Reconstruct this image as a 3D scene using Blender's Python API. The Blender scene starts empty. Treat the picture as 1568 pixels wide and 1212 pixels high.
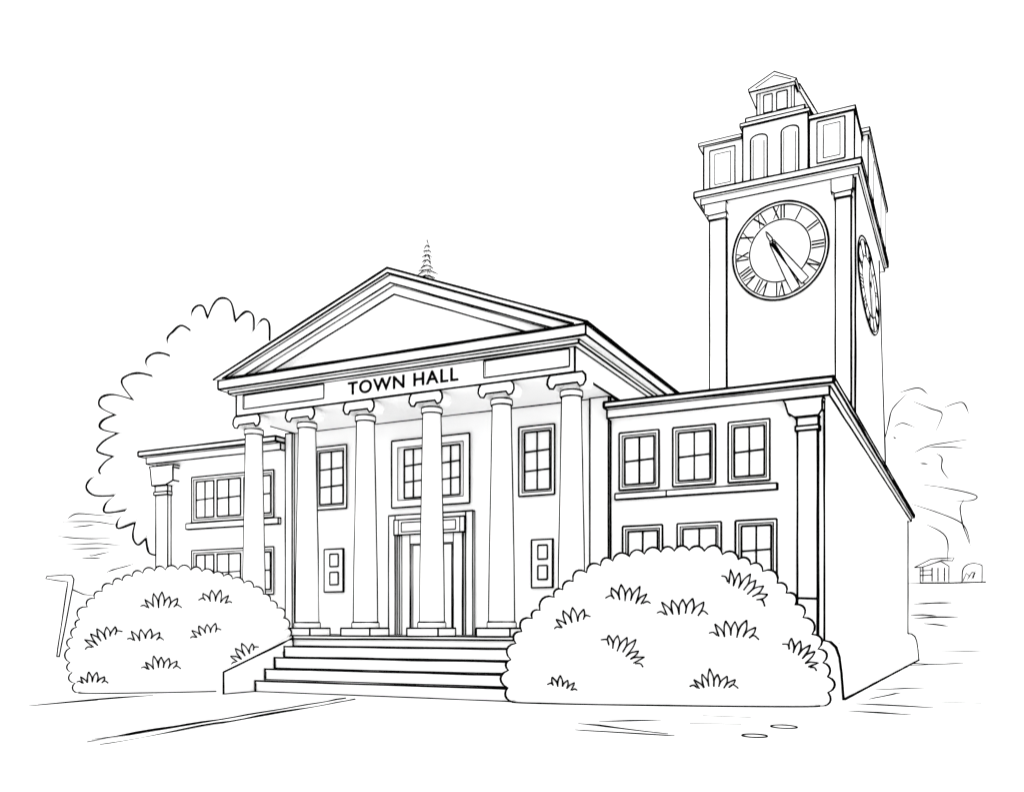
import bpy, math, random
from mathutils import Vector, noise
random.seed(7)
sc=bpy.context.scene
sc.view_settings.view_transform='Standard'; sc.view_settings.look='None'
sc.view_settings.exposure=0; sc.view_settings.gamma=1

# ---------------------------------------------------------------- materials
def mat(name,c0,c1,rough=.9,scale=3):
    m=bpy.data.materials.new(name); m.use_nodes=True
    nt=m.node_tree; b=nt.nodes['Principled BSDF']
    n=nt.nodes.new('ShaderNodeTexNoise'); n.inputs['Scale'].default_value=scale
    tc=nt.nodes.new('ShaderNodeTexCoord'); nt.links.new(tc.outputs['Object'],n.inputs['Vector'])
    r=nt.nodes.new('ShaderNodeValToRGB')
    r.color_ramp.elements[0].color=(*c0,1); r.color_ramp.elements[1].color=(*c1,1)
    nt.links.new(n.outputs['Fac'],r.inputs['Fac']); nt.links.new(r.outputs['Color'],b.inputs['Base Color'])
    b.inputs['Roughness'].default_value=rough
    b.inputs['Specular IOR Level'].default_value=0.0
    return m
WHITE=mat('white_paper_plaster',(.96,.96,.96),(.98,.98,.98))
GROUND=mat('white_ground',(.95,.95,.95),(.97,.97,.97),scale=.5)
INK=mat('black_ink',(.0,.0,.0),(.002,.002,.002))

# ---------------------------------------------------------------- helpers
roots={}; inks={}
WEIGHT={}
def root(name,weight=1.3,dref=25):
    o=bpy.data.objects.new(name,None); bpy.context.collection.objects.link(o)
    roots[name]=o; inks[name]=[]; WEIGHT[name]=(weight*1.17,dref); return name
def mesh(name,parent,verts,faces,m=WHITE):
    me=bpy.data.meshes.new(name); me.from_pydata([tuple(v) for v in verts],[],faces); me.update()
    me.materials.append(m)
    o=bpy.data.objects.new(name,me); bpy.context.collection.objects.link(o)
    if parent: o.parent=roots[parent]
    return o
R0=.021
def ink(parent,pts,r=R0,taper=0,wob=.007,step=.45):
    """hand drawn ink line laid along real edges: slight wobble and varying weight"""
    P=[Vector(p) for p in pts]; out=[]
    for a,b in zip(P[:-1],P[1:]):
        n=max(1,int((b-a).length/step)); n=min(n,40)
        for i in range(n): out.append(a.lerp(b,i/n))
    out.append(P[-1]); N=len(out); s=random.random()*100
    wt,dref=WEIGHT[parent]
    res=[]
    for i,p in enumerate(out):
        q=p.copy()
        if 0<i<N-1 and wob: q+=Vector(noise.noise_vector(p*.9+Vector((s,0,0))))*wob
        f=wt*(1+.28*noise.noise(Vector((i*.35,s,0))))*max(1,(p.y+2)/dref)**.6
        if taper:
            t=i/(N-1)
            e=min(1,t/.3) if taper in(1,3) else 1
            g=min(1,(1-t)/.3) if taper in(1,2) else 1
            f*=.3+.7*min(e,g)
        res.append((q,r*f))
    inks[parent].append(res)
def flush():
    for k,L in inks.items():
        if not L: continue
        c=bpy.data.curves.new('ink_lines','CURVE'); c.dimensions='3D'; c.bevel_depth=1; c.bevel_resolution=1
        c.use_fill_caps=True
        for l in L:
            s=c.splines.new('POLY'); s.points.add(len(l)-1)
            for p,(q,r) in zip(s.points,l): p.co=(*q,1); p.radius=r
        c.materials.append(INK)
        o=bpy.data.objects.new(k+'_ink_lines',c); bpy.context.collection.objects.link(o); o.parent=roots[k]
def box(name,par,x0,x1,y0,y1,z0,z1,lines=True,r=R0,m=WHITE):
    v=[(x,y,z) for z in(z0,z1) for y in(y0,y1) for x in(x0,x1)]
    f=[(0,2,3,1),(4,5,7,6),(0,1,5,4),(2,6,7,3),(0,4,6,2),(1,3,7,5)]
    o=mesh(name,par,v,f,m)
    if lines:
        for a,b in [(0,1),(2,3),(0,2),(1,3),(4,5),(6,7),(4,6),(5,7),(0,4),(1,5),(2,6),(3,7)]:
            ink(par,[v[a],v[b]],r)
    return o
def prism(name,par,poly,y0,y1,lines=True,r=R0,side=True):
    n=len(poly)
    v=[(x,y0,z) for x,z in poly]+[(x,y1,z) for x,z in poly]
    f=[tuple(range(n)),tuple(range(2*n-1,n-1,-1))]+[(i,i+n,(i+1)%n+n,(i+1)%n) for i in range(n)]
    o=mesh(name,par,v,f)
    if lines:
        ink(par,v[:n]+[v[0]],r)
        if side:
            for i in range(n): ink(par,[v[i],v[i+n]],r)
    return o
def rect(par,x0,x1,z0,z1,y,r=R0):
    ink(par,[(x0,y,z0),(x1,y,z0)],r);ink(par,[(x1,y,z0),(x1,y,z1)],r)
    ink(par,[(x1,y,z1),(x0,y,z1)],r);ink(par,[(x0,y,z1),(x0,y,z0)],r)
def lathe(name,par,cx,cy,prof,n=32):
    v=[];f=[]
    for r,z in prof:
        for i in range(n):
            a=2*math.pi*i/n; v.append((cx+r*math.cos(a),cy+r*math.sin(a),z))
    for j in range(len(prof)-1):
        for i in range(n):
            k=(i+1)%n; f.append((j*n+i,j*n+k,(j+1)*n+k,(j+1)*n+i))
    f.append(tuple(range(n-1,-1,-1))); f.append(tuple(range((len(prof)-1)*n,len(prof)*n)))
    o=mesh(name,par,v,f)
    for p in o.data.polygons: p.use_smooth=len(p.vertices)==4
    return o
def ring(par,cx,cy,z,rad,r=R0):
    ink(par,[(cx+rad*math.cos(a*math.pi/12),cy+rad*math.sin(a*math.pi/12),z) for a in range(25)],r,wob=0)
def spline(pts,k=6,closed=False):
    P=[Vector(p) for p in pts]; out=[]; n=len(P)
    for i in range(n if closed else n-1):
        if closed: a,b,c,d=P[i-1],P[i],P[(i+1)%n],P[(i+2)%n]
        else: a,b,c,d=P[max(i-1,0)],P[i],P[i+1],P[min(i+2,n-1)]
        for j in range(k):
            t=j/k
            out.append(.5*((2*b)+(c-a)*t+(2*a-5*b+4*c-d)*t*t+(3*b-a-3*c+d)*t**3))
    if not closed: out.append(P[-1])
    return out

# survey station (where the viewer stands) -> world
SN,CS=math.sin(math.radians(26.5)),math.cos(math.radians(26.5))
FWD=Vector((-SN,CS,0)); RGT=Vector((CS,SN,0))
def st(right,fwd,z=0): return FWD*fwd+RGT*right+Vector((0,0,z))

# ================================================================ TOWN HALL
H=root('town_hall',1.2,25); W=22.3
box('main_block',H,-18.7,-8.34,W,50,0,7.43)
box('wing_wall_right',H,-8.34,-3.17,W+.003,49.6,0,7.0)
box('wing_wall_left',H,-24.1,-18.7,W+.003,49.6,0,7.1)
box('cornice_right_upper',H,-8.33,-2.9,21.8,50.3,7.04,7.17,r=.025)
box('cornice_right_lower',H,-8.33,-3.02,22.02,50.0,6.82,7.04,r=.019)
box('cornice_left_upper',H,-24.4,-18.71,21.8,50.3,7.14,7.29,r=.025)
box('cornice_left_lower',H,-24.28,-18.71,22.02,50.0,6.92,7.14,r=.019)
prof=[(.0,1.3),(.16,1.27),(.29,1.16),(.37,.95),(.42,.6),(.47,0)]
v=[];f=[]
for o_,z in prof: v+=[(-9,W-o_,z),(-3.17+o_,W-o_,z),(-3.17+o_,49.6+o_,z)]
for i in range(len(prof)-1):
    a=i*3; f+=[(a,a+1,a+4,a+3),(a+1,a+2,a+5,a+4)]
mesh('plinth_right',H,v,f)
ink(H,[(-3.17+o_+.005,W-o_-.005,z) for o_,z in prof],.024,wob=0)
ink(H,[(-3.17+o_,49.6+o_,z) for o_,z in prof],.03,wob=0)
ink(H,spline([(-3.3,W-.05,1.24),(-3.0,23,1.22),(-2.98,26,1.1),(-3.0,34,1.08),(-3.1,49.6,1.25)]),.024)
ink(H,[(-2.69,21.83,.0),(-2.69,50.07,0)],.028)
ink(H,[(-3.17,W,1.25),(-3.6,W-.01,1.27)])
ink(H,[(-3.16,49.6,1.3),(-3.16,49.6,6.9)],.026)
def pil(x0,x1,zt,cap,y=W-.14):
    box('pilaster_shaft',H,x0,x1,y,W-.002,.0,zt,r=.019)
    box('pilaster_neck',H,x0-.04,x1+.04,y-.05,W-.002,zt,zt+.1,r=.018)
    box('pilaster_neck_upper',H,x0-.01,x1+.02,y-.02,W-.002,zt+.1,zt+.3,r=.018)
    c0,c1,z1=cap
    prism('pilaster_capital',H,[(x0-.05,zt+.3),(x1+.04,zt+.3),(c1,zt+.42),(c1,z1-.08),(c1+.02,z1),(c0-.04,z1),(c0,z1-.08),(c0+.06,zt+.4)],y-.12,W-.002,r=.019)
pil(-3.74,-3.3,6.1,(-3.99,-3.18,6.8)); pil(-24.0,-23.47,5.9,(-24.12,-23.12,6.82))
ink(H,[(-3.74,W-.15,2.28),(-3.3,W-.15,2.26)])
box('wall_pilaster',H,-8.86,-8.36,W-.1,W-.002,0,7.42,r=.017); box('wall_pilaster_left',H,-18.68,-18.42,W-.1,W-.002,0,7.42,r=.017)
# portico platform and stairs
box('platform',H,-18.9,-8.4,19.62,W-.002,0,1.31,r=.019); box('platform_nosing',H,-18.9,-8.4,19.56,W-.002,1.31,1.39,r=.019)
ys=[19.2,18.84,18.48,18.12]
for i,y in enumerate(ys):
    z=1.39-.278*(i+1)
    box('step_%d'%(i+1),H,-16.22,-8.8,y+.03,19.6-.003*i,0.0,z-.06,lines=False)
    box('step_tread_%d'%(i+1),H,-16.22,-8.8,y,19.6-.003*i,z-.06,z,lines=False)
    ink(H,[(-16.22,y,z),(-8.8,y,z)],.018)
    ink(H,[(-16.2,y+.0,z-.278 if i<3 else 0),(-16.2,y,z)])
    if i<3: ink(H,[(-16.2,y+.02,z-.265),(-8.8,y+.02,z-.265)],.013)
ink(H,[(-16.2,19.58,1.12),(-8.8,19.58,1.12)],.014)
ink(H,[(-16.2,19.55,1.12),(-16.2,19.55,1.38)])
ink(H,[(-16.2,18.1,0),(-8.8,18.1,0)],.020)
v=[(x,y,z) for x in(-16.45,-16.23) for y,z in((17.05,0),(19.7,0),(19.7,1.36),(17.05,.54))]
mesh('stair_cheek_wall',H,v,[(0,1,2,3),(7,6,5,4),(0,3,7,4),(3,2,6,7),(1,5,6,2),(0,4,5,1)])
ink(H,[v[6],v[7],v[4]],.020); ink(H,[v[4],(-16.2,18.1,0)],.022)
# columns
def col(x,y=20.1):
    zb=1.39
    box('column_plinth',H,x-.45,x+.45,y-.45,y+.4,zb,zb+.2,r=.018)
    lathe('column_shaft',H,x,y,[(.34,zb+.2),(.34,zb+.34),(.30,zb+.36),(.285,3.2),(.25,5),(.215,6.92),(.25,6.94),(.25,7.06),(.21,7.08),(.21,7.3)])
    d=Vector((x,y,0)).normalized(); s=Vector((-d.y,d.x,0))
    for sg in(-1,1):
        ink(H,[Vector((x,y,0))+s*sg*r_+Vector((0,0,z)) for r_,z in[(.30,zb+.36),(.285,3.2),(.25,5),(.215,6.92)]],.021)
        ink(H,[Vector((x,y,0))+s*sg*.34+Vector((0,0,z)) for z in(zb+.2,zb+.34)],.02)
        ink(H,[Vector((x,y,0))+s*sg*.25+Vector((0,0,z)) for z in(6.94,7.06)],.02)
    ring(H,x,y,zb+.35,.33,.017);ring(H,x,y,6.93,.245,.015);ring(H,x,y,7.07,.25,.015)
    P=[(-.40,7.42),(.40,7.42),(.47,7.34),(.48,7.22),(.42,7.12),(.33,7.10),(.27,7.19),(-.27,7.19),(-.33,7.10),(-.42,7.12),(-.48,7.22),(-.46,7.34)]
    prism('column_capital',H,[(x+a,b) for a,b in P],y-.3,y+.14,side=False,r=.02)
for x in(-18.02,-16.17,-14.27,-12.26,-10.3,-8.48): col(x)
# entablature, cornice, pediment
box('frieze',H,-18.38,-8.27,19.8,50,7.43,8.02)
box('cornice_bed',H,-18.5,-8.1,19.62,50.1,8.02,8.12,r=.018)
box('cornice_top',H,-18.68,-7.85,19.42,50.2,8.12,8.36,r=.021)
A=(-13.05,10.45);Lc=(-18.75,8.362);Rc=(-7.78,8.362)
prism('roof',H,[Lc,Rc,A],19.82,50.2)
def chev(t0,t1,y):
    sl=(A[1]-Lc[1])/(A[0]-Lc[0]); sr=(A[1]-Rc[1])/(Rc[0]-A[0])
    P=[(Lc[0]+t0/sl,Lc[1]),(A[0],A[1]-t0),(Rc[0]-t0/sr,Rc[1]),(Rc[0]-t1/sr,Rc[1]),(A[0],A[1]-t1),(Lc[0]+t1/sl,Lc[1])]
    v=[(x,yy,z) for yy in(y,19.83) for x,z in P]
    mesh('raking_cornice',H,v,[(0,1,4,5),(1,2,3,4),(6,11,10,7),(7,10,9,8),(0,6,7,1),(1,7,8,2),(2,8,9,3),(3,9,10,4),(4,10,11,5),(5,11,6,0)])
    ink(H,v[0:3],.023 if t0==0 else .016); ink(H,v[3:6],.017)
chev(0,.12,19.3);chev(.121,.33,19.42);chev(.331,.56,19.6)
ink(H,[(Rc[0],19.3,8.37),(Rc[0],50,8.37)],.024)
ink(H,[(Lc[0],19.35,8.38),(Rc[0],19.35,8.36)],.017)
ink(H,[(-7.87,19.6,8.22),(-7.84,50,8.22)],.012)
for x0,x1,z0,z1 in((-18.12,-15.37,7.6,7.97),(-10.62,-8.40,7.57,7.97)):
    box('frieze_panel',H,x0,x1,19.785,19.8,z0,z1,lines=False); rect(H,x0,x1,z0,z1,19.785,.015)
    ink(H,[(x0+.05,19.78,z0+.04),(x0+.05,19.78,z1-.02)],.007)
t=bpy.data.curves.new('town_hall_lettering','FONT'); t.body='TOWN HALL'; t.size=.46; t.extrude=.012; t.offset=.007; t.space_character=1.12
t.materials.append(INK)
to=bpy.data.objects.new('town_hall_lettering',t); bpy.context.collection.objects.link(to); to.parent=roots[H]
to.rotation_euler=(math.pi/2,0,0); to.location=(-14.6,19.785,7.6)
bpy.context.view_layer.update(); to.scale=(3.28/to.dimensions[0],1,1)

def ringframe(name,x0,x1,z0,z1,fw,y0,y1):
    box(name+'_jamb_a',H,x0,x0+fw,y0,y1,z0+fw,z1-fw,lines=False);box(name+'_jamb_b',H,x1-fw,x1,y0,y1,z0+fw,z1-fw,lines=False)
    box(name+'_head',H,x0,x1,y0,y1,z1-fw,z1,lines=False);box(name+'_foot',H,x0,x1,y0,y1,z0,z0+fw,lines=False)
    rect(H,x0,x1,z0,z1,y0,.019)
    rect(H,x0+fw,x1-fw,z0+fw,z1-fw,y0,.010)
def sash(x0,x1,z0,z1,c,r_,y=W-.016):
    rect(H,x0,x1,z0,z1,y,.018)
    for i in range(1,c):
        x=x0+(x1-x0)*i/c; ink(H,[(x,y,z0),(x,y,z1)],.018)
    for i in range(1,r_):
        z=z0+(z1-z0)*i/r_; ink(H,[(x0,y,z-.01),(x1,y,z+.02)],.018)
def window(x0,x1,z0,z1,c,r_,fw=.075):
    ringframe('window_frame',x0,x1,z0,z1,fw,W-.05,W-.001)
    sash(x0+fw+.06,x1-fw-.06,z0+fw+.06,z1-fw-.06,c,r_)
for z0,z1 in((4.95,6.39),(2.62,4.06)):
    ringframe('window_frame',-22.52,-19.17,z0,z1,.075,W-.05,W-.001)
    for a,b in((-22.36,-21.62),(-21.48,-20.52),(-20.38,-19.33)): sash(a,b,z0+.15,z1-.15,2,2)
box('sill_left',H,-22.7,-18.94,W-.12,W-.001,4.74,4.92,r=.017)
window(-17.62,-16.46,5.07,6.92,2,3,.10); window(-10.89,-9.86,5.06,6.88,2,3,.09)
ringframe('centre_window_frame',-14.89,-12.37,4.98,6.87,.2,W-.06,W-.001)
for a,b in((-14.5,-13.9),(-13.82,-13.36),(-13.28,-12.7)): sash(a,b,5.24,6.6,2,3)
for x0,x1,s0,s1 in((-17.27,-16.59,-17.05,-16.75),(-10.52,-9.92,-10.33,-10.06)):
    box('notice_panel',H,x0,x1,W-.05,W-.001,2.65,3.9,r=.018)
    for z0,z1 in((3.39,3.75),(2.86,3.22)):
        box('notice_pane',H,s0,s1,W-.07,W-.05,z0,z1,lines=False); rect(H,s0,s1,z0,z1,W-.07,.018)
box('door_surround_l',H,-14.97,-14.75,W-.1,W-.001,1.39,4.76,r=.017);box('door_surround_r',H,-12.47,-12.25,W-.1,W-.001,1.39,4.76,r=.017)
box('door_head',H,-14.75,-12.47,W-.1,W-.001,4.62,4.76,lines=False)
ink(H,[(-14.97,W-.1,4.76),(-12.25,W-.1,4.76)],.019)
box('door_lintel',H,-14.75,-12.47,W-.16,W-.001,4.2,4.62,r=.017)
rect(H,-14.5,-12.75,4.28,4.54,W-.165,.013)
ink(H,[(-14.6,W-.165,4.2),(-14.6,W-.165,4.6)],.012);ink(H,[(-12.62,W-.165,4.2),(-12.62,W-.165,4.6)],.012)
box('door_casing_l',H,-14.55,-14.28,W-.06,W-.001,1.39,4.2,r=.013);box('door_casing_r',H,-12.88,-12.6,W-.06,W-.001,1.39,4.2,r=.013)
box('door_casing_top',H,-14.28,-12.88,W-.06,W-.001,3.94,4.2,r=.012)
box('door_leaf_a',H,-14.2,-13.6,W-.03,W-.001,1.39,3.9,r=.011);box('door_leaf_b',H,-13.58,-12.95,W-.03,W-.001,1.39,3.9,r=.011)
for x in(-14.66,-12.52): ink(H,[(x,W-.02,1.4),(x,W-.02,4.2)],.010)
for a,b in((-8.09,-7.06),(-6.71,-5.66),(-5.35,-4.38)): window(a,b,5.04,6.47,2,2)
for a,b in((-8.0,-6.97),(-6.6,-5.52),(-5.18,-4.22)): window(a,b,2.7,4.13,2,2)
box('sill_right',H,-8.18,-4.21,W-.12,W-.001,4.81,4.95,r=.016); ink(H,[(-6.85,W-.13,4.81),(-6.85,W-.13,4.95)],.015)

# ================================================================ CLOCK TOWER
T=root('clock_tower',1.15,32); F=29.5; RT=.025
v=[(-7.6,F,6.9),(-3.31,F,6.9),(-3.31,39.5,6.9),(-7.6,39.5,6.9),(-7.6,F,15),(-3.31,F,15),(-3.31,36.6,15),(-7.6,36.6,15)]
mesh('tower_shaft',T,v,[(0,1,5,4),(1,2,6,5),(2,3,7,6),(3,0,4,7),(4,5,6,7)])
for a,b,q in((1,5,1),(2,6,1.25),(0,4,1)): ink(T,[v[a],v[b]],RT*q)
for x0,x1,zt,c0,c1,z1 in((-7.66,-7.13,14.45,-7.8,-7.12,14.97),(-3.86,-3.42,14.38,-3.97,-3.36,14.97)):
    box('corner_pilaster',T,x0,x1,F-.12,F-.002,6.9,zt,r=.020)
    prism('pilaster_capital',T,[(x0-.02,zt),(x1+.02,zt),(x1+.03,zt+.16),(c1,zt+.22),(c1,z1),(c0,z1),(c0,zt+.22),(x0-.03,zt+.16)],F-.2,F-.002,r=.019)
    ink(T,[(x0-.02,F-.21,zt+.14),(x1+.02,F-.21,zt+.16)],.018)
box('cornice_lower',T,-7.92,-3.2,F-.2,37.8,14.97,15.18,r=.017)
box('cornice_upper',T,-8.1,-3.1,F-.35,38,15.18,15.36,r=.023)
box('parapet_block',T,-7.88,-3.36,F,37.4,15.36,16.9,r=.021)
box('parapet_cap_left',T,-8.02,-6.66,F-.1,37.5,16.9,17.0,r=.017)
box('parapet_cap_right',T,-4.64,-3.3,F-.1,33.0,16.95,17.06,r=.017)
box('parapet_pier_right',T,-4.62,-3.33,F-.03,31.1,15.365,16.95,r=.021)
box('parapet_centre',T,-6.63,-4.66,F-.06,32,15.37,17.2,r=.021)
box('parapet_centre_cap',T,-6.7,-4.6,F-.12,32.1,17.2,17.3,r=.017)
box('parapet_side_panel',T,-3.5,-3.14,31.4,37.4,15.37,17.1,r=.019)
box('parapet_side_cap',T,-3.6,-3.08,31.2,37.6,17.1,17.22,r=.016)
for x0,x1,a,b,z0,z1 in((-7.68,-6.88,-7.52,-7.02,15.5,16.72),(-4.4,-3.6,-4.22,-3.74,15.6,16.84)):
    yy=F-.015 if x0<-6 else F-.045
    box('parapet_panel',T,x0,x1,yy,F+.01,z0,z1,lines=False); rect(T,x0,x1,z0,z1,yy,.019); rect(T,a,b,z0+.12,z1-.14,yy,.012)
def arch(x0,x1,z0,z1,y,r=.022):
    c=(x0+x1)/2; h=(x1-x0)/2
    p=[(x0,y,z0),(x0,y,z1-h*.5)]+[(c-h*math.cos(a*math.pi/8),y,z1-h*.5+h*.55*math.sin(a*math.pi/8)) for a in range(1,8)]+[(x1,y,z1-h*.5),(x1,y,z0)]
    ink(T,p,r,wob=.004)
for x0,x1,z1 in((-6.38,-5.87,16.85),(-5.45,-4.93,16.9)):
    prism('belfry_opening',T,[(x0,15.38),(x1,15.38),(x1,z1-.12),(x1-.1,z1),(x0+.1,z1),(x0,z1-.12)],F-.075,F-.06,lines=False)
    arch(x0,x1,15.4,z1,F-.08,.02); ink(T,[(x1-.1,F-.08,15.45),(x1-.1,F-.08,z1-.2)],.012)
    ink(T,[(x0+.08,F-.08,15.42),(x0+.08,F-.08,z1-.12)],.010)
for y in(33,35.5): ink(T,[(-3.13,y,15.5),(-3.13,y,16.95)],.013)
box('cupola_base',T,-6.6,-4.8,F+.2,31.6,17.3,17.6,r=.019)
ink(T,[(-6.6,F+.2,17.48),(-4.8,F+.2,17.48)],.013)
box('cupola_body',T,-6.3,-5.15,F+.45,31.3,17.6,18.42,r=.019)
prism('cupola_roof',T,[(-6.5,18.42),(-5.1,18.42),(-5.06,18.5),(-5.72,18.88),(-6.52,18.52)],F+.25,31.5,r=.019)
ink(T,[(-6.3,F+.24,18.5),(-5.72,F+.24,18.76),(-5.2,F+.24,18.5)],.012)
prism('cupola_sloped_roof',T,[(-5.7,18.8),(-5.06,18.66),(-4.42,17.42),(-5.7,17.42)],F+.9,31.4,r=.019)
ink(T,[(-5.06,F+.88,18.42),(-4.6,F+.88,17.5)],.015)
for x0,x1 in((-6.08,-5.82),(-5.68,-5.36)):
    box('cupola_window',T,x0,x1,F+.42,F+.45,17.75,18.3,lines=False); rect(T,x0,x1,17.75,18.3,F+.42,.018)
ink(T,[(-6.2,F+.44,17.65),(-6.2,F+.44,18.4)],.010);ink(T,[(-5.24,F+.44,17.65),(-5.24,F+.44,18.4)],.012)
def clock(P,ru,rv,hands,k=1.0):
    N=64
    def el(s,d): return [P(ru*s*math.cos(2*math.pi*i/N),rv*s*math.sin(2*math.pi*i/N),d) for i in range(N+1)]
    a=el(1,0)[:-1]; b=el(1,.05)[:-1]
    mesh('clock_face',T,a+b,[tuple(range(N,2*N))]+[(i,(i+1)%N,N+(i+1)%N,N+i) for i in range(N)])
    for s,w in((1,.026),(.935,.018),(.635,.018)): ink(T,el(s,.055),w*(k**.4),wob=.004,step=9)
    num=['XII','I','II','III','IV','V','VI','VII','VIII','IX','X','XI']
    def pt(ang,rad,off):
        u=math.sin(ang)*rad+math.cos(ang)*off; vv=math.cos(ang)*rad-math.sin(ang)*off
        return P(u*ru,vv*rv,.06)
    for i,s in enumerate(num):
        ang=i*math.pi/6; tot=sum(.13 if c in'XV' else .065 for c in s); x=-tot/2
        for c in s:
            if c=='I':
                ink(T,[pt(ang,.66,x+.03),pt(ang,.91,x+.03)],.018*k,wob=0); x+=.065
            elif c=='V':
                ink(T,[pt(ang,.91,x),pt(ang,.66,x+.055)],.020*k,wob=0);ink(T,[pt(ang,.66,x+.055),pt(ang,.91,x+.11)],.013*k,wob=0); x+=.13
            else:
                ink(T,[pt(ang,.91,x),pt(ang,.66,x+.11)],.022*k,wob=0); ink(T,[pt(ang,.91,x+.11),pt(ang,.66,x)],.012*k,wob=0); x+=.13
    for h in hands:
        vs=[P(a,b,.07) for a,b in h]; n=len(vs); ws=[P(a,b,.09) for a,b in h]
        mesh('clock_hand',T,vs+ws,[tuple(range(n,2*n))]+[(i,(i+1)%n,n+(i+1)%n,n+i) for i in range(n)])
        ink(T,ws+[ws[0]],.018*k,wob=0)
hf=[[(-.20,.30),(-.10,.26),(.86,-.96),(.66,-1.12),(-.24,.20)],
    [(-.22,.26),(-.12,.20),(.60,-1.20),(.38,-1.34),(.22,-1.0),(-.28,.20)],
    [(-.20,.30),(-.22,.42),(-.36,.60),(-.42,.66),(-.38,.50),(-.32,.40),(-.26,.24)]]
clock(lambda u,v,d:Vector((-5.5+u,F-d,13.16+v)),1.44,1.5,hf)
ink(T,[(-5.5-.2+.09*math.cos(a),F-.11,13.42+.09*math.sin(a)) for a in[i*math.pi/6 for i in range(13)]],.014,wob=0)
hs=[[(-.2,.2),(.3,.2),(.9,-.7),(.6,-.75)],[(-.2,.1),(.3,.1),(.2,.65),(-.2,.65)]]
clock(lambda u,v,d:Vector((-3.31+d,32.9+u,12.76+v)),3.25,1.24,hs,.6)

# ================================================================ BUSHES
def scallop(P,seg,bulge,k=6):
    S=spline([(a,b,0) for a,b in P],10); L=[0]
    for a,b in zip(S[:-1],S[1:]): L.append(L[-1]+(b-a).length)
    tot=L[-1]; n=int(tot/seg); out=[]
    cuts=[0]; 
    for i in range(1,n): cuts.append((i+random.uniform(-.18,.18))*tot/n)
    cuts.append(tot)
    def at(s):
        for i in range(len(L)-1):
            if L[i+1]>=s: 
                t=(s-L[i])/max(1e-6,L[i+1]-L[i]); return S[i].lerp(S[i+1],t)
        return S[-1]
    for s0,s1 in zip(cuts[:-1],cuts[1:]):
        a,b=at(s0),at(s1); d=(b-a); nn=Vector((-d.y,d.x,0)).normalized()
        bl=bulge*random.uniform(.8,1.2)*(d.length/seg)
        for j in range(k):
            t=j/k
            out.append(a+d*(t)+nn*bl*(math.sin(math.pi*t)**.7))
    out.append(at(tot)); return [(p.x,p.y) for p in out]
def bush(name,cx,cy,P,seg,bulge,front,back,tufts,rr=.018):
    N=root(name,1.2,22); d=Vector((cx,cy,0)).normalized(); r=Vector((d.y,-d.x,0)); c=Vector((cx,cy,0))
    O=scallop(P,seg,bulge); n=len(O)
    layers=[]
    M=18
    for i in range(M+1):
        a=.1+(math.pi-.2)*i/M
        dep=-math.cos(a); dd=dep*(front if dep<0 else back); s=math.sin(a)
        layers.append([c+d*dd+r*w*s+Vector((0,0,max(-.02,z)*s)) for w,z in O])
    v=[p for l in layers for p in l]; f=[]
    for i in range(M):
        for j in range(n-1): f.append((i*n+j,i*n+j+1,(i+1)*n+j+1,(i+1)*n+j))
    f.append(tuple(range(n-1,-1,-1))); f.append(tuple(range(M*n,M*n+n)))
    mesh('foliage_mass',N,v,f)
    ink(N,[c+r*w*1.003-d*.03+Vector((0,0,z*1.003)) for w,z in O],rr,wob=0,step=9)
    ink(N,[c+r*(P[0][0]*math.cos(math.pi*i/20) if i<=10 else -P[-1][0]*math.cos(math.pi*i/20))-d*(front+.02)*math.sin(math.pi*i/20)**.5+Vector((0,0,.01)) for i in range(21)],rr,wob=0)
    def surf(w,z):
        phi=math.atan2(z,w); R=min(O,key=lambda q:abs(math.atan2(q[1],q[0])-phi)); R=math.hypot(*R)
        s=min(.98,math.hypot(w,z)/R)
        return c-d*(front*math.sqrt(1-s*s)+.02)+r*w+Vector((0,0,z))
    for (w,z,size,ang,nb,fl) in tufts:
        ca,sa=math.cos(ang),math.sin(ang); strokes=[]
        span=.78*size; prev=(-span/2,0)
        strokes.append([(-size*.66,size*.06),(-size*.55,size*.1),(-size*.44,size*.02)])
        for i in range(nb):
            t=(i+.5)/nb; bx=(t-.5)*span
            lean=(t-.5)*size*.55+random.uniform(-.02,.02)*size
            h=size*(.22+.26*math.sin(math.pi*t))*random.uniform(.85,1.2)
            tip=(bx+lean,h); l=prev; nx=(bx+span/nb*.42,random.uniform(-.03,.04)*size+ .04*size*math.sin(math.pi*t))
            strokes.append([l,((l[0]*.55+tip[0]*.45)-size*.03,h*.62),tip])
            strokes.append([tip,((nx[0]*.5+tip[0]*.5)+size*.045,h*.55),nx])
            prev=nx
        strokes.append([prev,(size*.5,size*.12),(size*.64,size*.02)])
        for L in strokes:
            if fl: L=[(-a,b) for a,b in L]
            P2=spline([(a*ca-b*sa,a*sa+b*ca,0) for a,b in L],4)
            ink(N,[surf(w+p.x,z+p.y) for p in P2],.0125,taper=0,wob=0,step=9)
PL=[(-2.54,0),(-2.66,.4),(-2.75,.96),(-2.62,1.5),(-2.42,2.0),(-2.1,2.4),(-1.74,2.68),(-.83,3.03),(.355,3.04),(1.48,2.72),(2.0,2.35),(2.33,1.95),(2.52,1.5),(2.6,.9),(2.5,0)]
def tl(u,v,s,a=0,n=5,f=0): return ((u-288)*.0162,1.6+(960-v)*.0157-.05,s*.0148,a,n,f)
bush('bush',-18.15,17.8,PL,.27,.095,.9,1.4,[tl(250,926,50),tl(328,916,42,-.1,4,1),tl(170,978,50,.5,5),tl(228,977,44,0,4),tl(315,968,40,.3,4),tl(250,1022,48,0,5),tl(153,1043,38,0,4),tl(374,1003,42,.6,4)])
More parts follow.
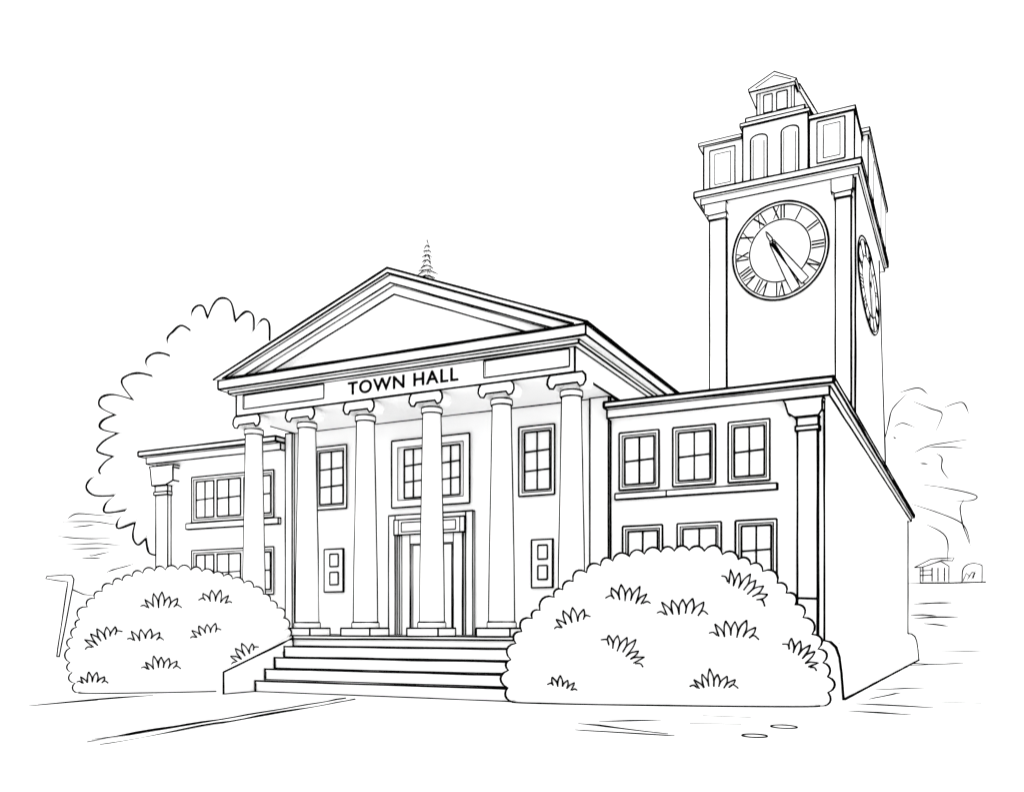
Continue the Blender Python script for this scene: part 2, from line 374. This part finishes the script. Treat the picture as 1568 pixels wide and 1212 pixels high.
PR=[(-3.27,.02),(-3.37,.4),(-3.30,.9),(-3.05,1.53),(-2.42,2.2),(-1.65,2.78),(-.75,3.1),(.47,3.21),(1.2,3.1),(1.93,2.78),(2.45,2.28),(2.88,1.58),(3.16,.86),(3.27,.37),(3.09,.02)]
def tr(u,v,s,a=0,n=5,f=0): return ((u-1020)*.0133,1.6+(960-v)*.0132-.05,s*.0125,a,n,f)
bush('bush.001',-5.89,19.07,PR,.31,.115,.55,1.9,[tr(960,916,58,-.15,5,1),tr(1045,937,64),tr(875,950,50,.35,4),tr(1135,902,66,-.6,6),tr(1122,972,62,-.1,5),tr(950,998,64,-.6,6,1),tr(1092,1050,60,0,6),tr(858,1052,40,-.2,4,1),tr(1218,1003,54,-.7,5,1)])

# ================================================================ LARGE TREE (left, behind the wing)
TR=root('broadleaf_tree',1.25,100); k=.02644; fw=38; rc=-13.33
out=[(412,522),(411,495),(400,490),(388,512),(387,484),(375,478),(360,493),(354,465),(342,457),(329,463),(318,488),(311,470),(300,470),(294,483),(304,517),(280,499),(265,508),(257,522),(277,552),(250,541),(232,543),(224,556),(243,578),(215,571),(195,575),(187,586),(205,612),(175,604),(156,608),(154,622),(178,634),(158,643),(155,655),(182,662),(158,676),(150,690),(175,698),(160,708),(153,722),(175,737),(145,730),(133,744),(146,757),(180,757),(163,770),(163,783),(202,778),(182,795),(182,807),(208,798),(204,820),(212,832),(224,822),(228,843),(240,848)]
valley={(388,512),(360,493),(318,488),(304,517),(277,552),(243,578),(205,612),(178,634),(182,662),(175,698),(175,737),(180,757),(202,778),(208,798),(224,822)}
O=[];seg=[]
for p in out:
    seg.append(p)
    if (p in valley or p==out[-1]) and len(seg)>1:
        S=spline([((u-280)*k,0,1.6+(960-v)*k) for u,v in seg],5)
        O+=S if not O else S[1:]
        seg=[p]
full=[(p.x,p.z) for p in O]+[(a*k-280*k,1.6+(960-b)*k) for a,b in((300,862),(380,820),(420,700),(430,600))]
cz=1.6+(960-665)*k; n=len(full); v=[];f=[];M=12
cc=st(rc,fw,cz); axis=(cc-Vector((0,0,1.6))).normalized()
ink(TR,[cc-axis*.12+RGT*p.x*1.004+Vector((0,0,(p.z-cz)*1.004)) for p in O],.031,wob=0,step=9)
for i in range(M+1):
    a=.15+(math.pi-.3)*i/M; s=math.sin(a); dd=-math.cos(a)*2.2
    for x,z in full: v.append(cc+axis*dd+RGT*x*s*.988+Vector((0,0,(z-cz)*s*.988)))
for i in range(M):
    for j in range(n): f.append((i*n+j,i*n+(j+1)%n,(i+1)*n+(j+1)%n,(i+1)*n+j))
f.append(tuple(range(n-1,-1,-1))); f.append(tuple(range(M*n,M*n+n)))
mesh('crown',TR,v,f)
b=st(rc+.5,fw,0); lathe('trunk',TR,b.x,b.y,[(.55,0),(.4,.6),(.33,3),(.28,6.5)],16)
for s in(-1,1): ink(TR,[b+RGT*s*r_+Vector((0,0,z)) for r_,z in((.55,0),(.4,.6),(.33,3),(.28,5.2))],.03)

# ================================================================ PINE behind the roof
PT=root('pine_tree',1.05,100); c=st(-5.43,60); top=26.2
lathe('trunk',PT,c.x,c.y,[(.35,0),(.2,12),(.05,25.5),(.01,26.1)],12)
i=0; z=top-.15
while z>3:
    h=top-z; w=min(2.6,.10+.19*h)*random.uniform(.75,1.25)
    n=10; v=[Vector((c.x,c.y,z+.34+.02*h))]
    for q in range(n):
        a=q*2*math.pi/n+i; ww=w*(1.3 if q%2 else .45)
        v.append(Vector((c.x+ww*math.cos(a),c.y+ww*math.sin(a),z-(.16 if q%2 else .0)-.05*random.random())))
    mesh('bough',PT,v,[(0,q+1,(q+1)%n+1) for q in range(n)])
    ink(PT,v[1:]+[v[1]],.024,wob=.02)
    for q in range(1,n,4): ink(PT,[v[0],v[q+1]],.02,taper=2,wob=.03)
    z-=.30+.03*h; i+=1
for s in(-1,1): ink(PT,[c+RGT*s*.03+Vector((0,0,26.2)),c+RGT*s*.10+Vector((0,0,23.4))],.028)

# ================================================================ sketchy tree right
RTn=root('sparse_tree',1.15,100); k2=60/1437
def s2(u,v,d=0): return st((u-784)*k2,60+d,1.6+(960-v)*k2)
for L in ([(1415,606),(1398,598),(1381,598)],[(1388,603),(1375,620),(1366,645),(1361,672)],[(1361,672),(1368,673)],[(1371,652),(1385,645),(1398,655)],
    [(1402,612),(1428,622),(1437,636),(1440,656)],[(1448,622),(1466,619),(1474,637)],[(1405,690),(1430,679),(1475,676)],[(1410,688),(1440,686),(1470,687)],
    [(1423,697),(1438,702),(1445,716),(1446,735)],[(1413,740),(1455,745),(1487,758),(1488,765),(1465,766)],[(1465,766),(1478,775),(1481,800),(1479,832)],
    [(1402,768),(1440,784),(1465,805),(1480,836)],[(1425,800),(1442,822),(1460,855)],[(1400,712),(1425,708)]):
    ink(RTn,spline([s2(u,v,random.uniform(-1,1)) for u,v in L],6),.034,taper=1,wob=.03)

# ================================================================ hill, shed, arch (right distance)
v=[st(24,66,-.05),st(120,66,-.05),st(120,82,5.45),st(34.6,82,5.45),st(120,160,5.5),st(30,160,5.5)]
mesh('hill',None,v,[(0,1,2,3),(3,2,4,5)],GROUND)
HI=root('low_wall',1.3,100)
ink(HI,[st(34.6,82,5.42),st(41.4,82,5.6)],.045)
v=[st(34.6,82,5.3),st(41.4,82,5.45),st(41.4,82.4,5.45),st(34.6,82.4,5.3),st(34.6,82,5.42),st(41.4,82,5.6),st(41.4,82.4,5.6),st(34.6,82.4,5.42)]
mesh('coping',HI,v,[(0,1,5,4),(1,2,6,5),(2,3,7,6),(3,0,4,7),(4,5,6,7)])
# mown-grass strokes lying on the slope (slope runs fwd 66->82, z -.05->5.45)
def on_hill(r_,f_): return st(r_,f_,-.05+5.5*(f_-66)/16+.06)
for (a,fa),(b,fb) in (((32.6,76.2),(36.0,76.6)),((31.2,73.6),(33.2,73.4)),((31.2,72.8),(34.8,73.1)),((31.4,71.6),(33.0,71.0))):
    ink(HI,[on_hill(a,fa),on_hill((a+b)/2,(fa+fb)/2+.1),on_hill(b,fb)],.045,taper=1,wob=.03)
SH=root('garden_shed',1.25,100); k3=85/1437
def s3(u,v,d=0): return st((u-784)*k3,85+d,1.6+(960-v)*k3)
def slab(name,par,P,fn,d0,d1,r=.04):
    n=len(P); v=[fn(u,w,d0) for u,w in P]+[fn(u,w,d1) for u,w in P]
    mesh(name,par,v,[tuple(range(n)),tuple(range(2*n-1,n-1,-1))]+[(i,i+n,(i+1)%n+n,(i+1)%n) for i in range(n)])
    ink(par,v[:n]+[v[0]],r,wob=.02)
slab('walls',SH,[(1409,891),(1409,867),(1440,858),(1453,866),(1453,891)],s3,0,2.5)
slab('roof',SH,[(1398,868),(1424,855),(1459,853),(1456,858),(1440,857),(1409,868)],s3,-.3,2.8)
for u in(1413,1427,1436,1446): ink(SH,[s3(u,889,-.05),s3(u,868,-.05)],.035)
for w in(873,880): ink(SH,[s3(1409,w,-.05),s3(1427,w-1,-.05)],.03)
AR=root('garden_arch',1.2,100)
P=[(1477,891),(1478,872),(1484,864),(1494,861),(1503,862),(1508,864)]
P2=spline([(a,b,0) for a,b in P],4)
slab('arch_body',AR,[(p.x,p.y) for p in P2]+[(1508,866),(1508,891)],s3,.5,2)
ink(AR,[s3(u,v,.4) for u,v in((1478,888),(1483,876),(1488,880),(1484,888),(1492,874),(1497,876),(1491,886),(1497,872),(1494,884))],.028,wob=.02)

# ================================================================ left distance
LW=root('boundary_wall',1.3,100); k4=51/1437
def s4(u,v,d=0): return st((u-784)*k4,51+d,1.6+(960-v)*k4)
slab('wall_pier',LW,[(87,1004),(104,890),(70,885),(72,881),(100,879),(110,880),(113,886),(111,900),(98,968),(91,1004)],s4,0,.6,.026)
ink(LW,[s4(112,902),s4(128,909),s4(146,911)],.028,taper=2); ink(LW,[s4(80,1005),s4(104,1005)],.026,taper=1)
DT=root('distant_trees',1.25,100)
for L in ([(83,789),(120,785),(157,785)],[(88,797),(125,794),(158,797)],[(97,803),(140,801)],[(78,818),(110,821),(165,822)],[(90,831),(130,828),(170,830)],
  [(100,838),(155,836)],[(112,845),(135,847),(160,843)],[(120,852),(140,851)],[(143,873),(165,868),(187,859)]):
    ink(DT,spline([s4(u,v,1+random.uniform(-1,1)) for u,v in L],6),.026,taper=1,wob=.04)

# ================================================================ GROUND, PATH
mesh('ground',None,[(-600,-200,0),(600,-200,0),(600,1200,0),(-600,1200,0)],[(0,1,2,3)],GROUND)
PA=root('path',1.2,60)
mesh('paving',PA,[st(a,b,.004) for a,b in((-14,15),(-9.9,19.4),(-8.45,22.2),(-3.76,21.2),(-5.93,13.1),(-8,5.3))],[(0,1,2,3,4,5)],GROUND)
def gl(par,a,b,r=.014,t=1,z=.012,w=.03): ink(par,[st(*a,z),st(*b,z)],r,taper=t,wob=w)
gl(PA,(-9.8,19.4),(-8.45,22.1),.018); gl(PA,(-9.85,19.1),(-9.1,20.6),.015)
gl(PA,(-5.93,13.1),(-3.76,21.2),.014,3); gl(PA,(-5.62,12.8),(-3.50,20.9),.014,3); gl(PA,(-6.0,13.4),(-5.2,16),.009)
GS=root('grass',1.15,60)
for a,b in (((.98,14.64),(2.4,13.85)),((1.48,15.96),(2.58,16.2)),((1.1,15.6),(2.35,14.1)),((2.95,15.6),(3.79,15.5)),((3.45,17.0),(4.24,16.66)),((7.19,19.65),(8.4,18.7)),((6.42,17.96),(7.3,17.16)),
   ((9.36,24.2),(10.85,24.7)),((7.94,20.9),(9.54,23)),((16.8,39.6),(20.1,41.8)),((28.2,65.5),(31.3,62.1)),((9.2,20.1),(9.9,19.8)),((16.5,41.5),(18.3,41.3))):
    gl(GS,a,b,.014 if a[1]<30 else .03)
for r_,f_,w_,d_ in((4.38,15.12,.2,.27),(3.58,13.85,.18,.22)):
    ink(GS,[st(r_+w_*math.cos(a*math.pi/12),f_+d_*math.sin(a*math.pi/12),.01) for a in range(25)],.009,wob=0,step=9)
flush()

# ================================================================ LIGHT / SKY / CAMERA
w=bpy.data.worlds.new('World'); sc.world=w; w.use_nodes=True
bg=w.node_tree.nodes['Background']; bg.inputs[0].default_value=(1,1,1,1); bg.inputs[1].default_value=1.5
sl=bpy.data.lights.new('sun','SUN'); sl.energy=.8; sl.angle=math.radians(60)
so=bpy.data.objects.new('sun',sl); bpy.context.collection.objects.link(so); so.rotation_euler=(math.radians(68),0,math.radians(24))
cam=bpy.data.cameras.new('camera'); cam.sensor_width=36; cam.lens=1437/1568*36; cam.shift_y=354.5/1568; cam.clip_end=3000; cam.clip_start=.05
co=bpy.data.objects.new('camera',cam); bpy.context.collection.objects.link(co)
co.location=(0,0,1.6); co.rotation_euler=(math.pi/2,0,math.radians(26.5)); sc.camera=co
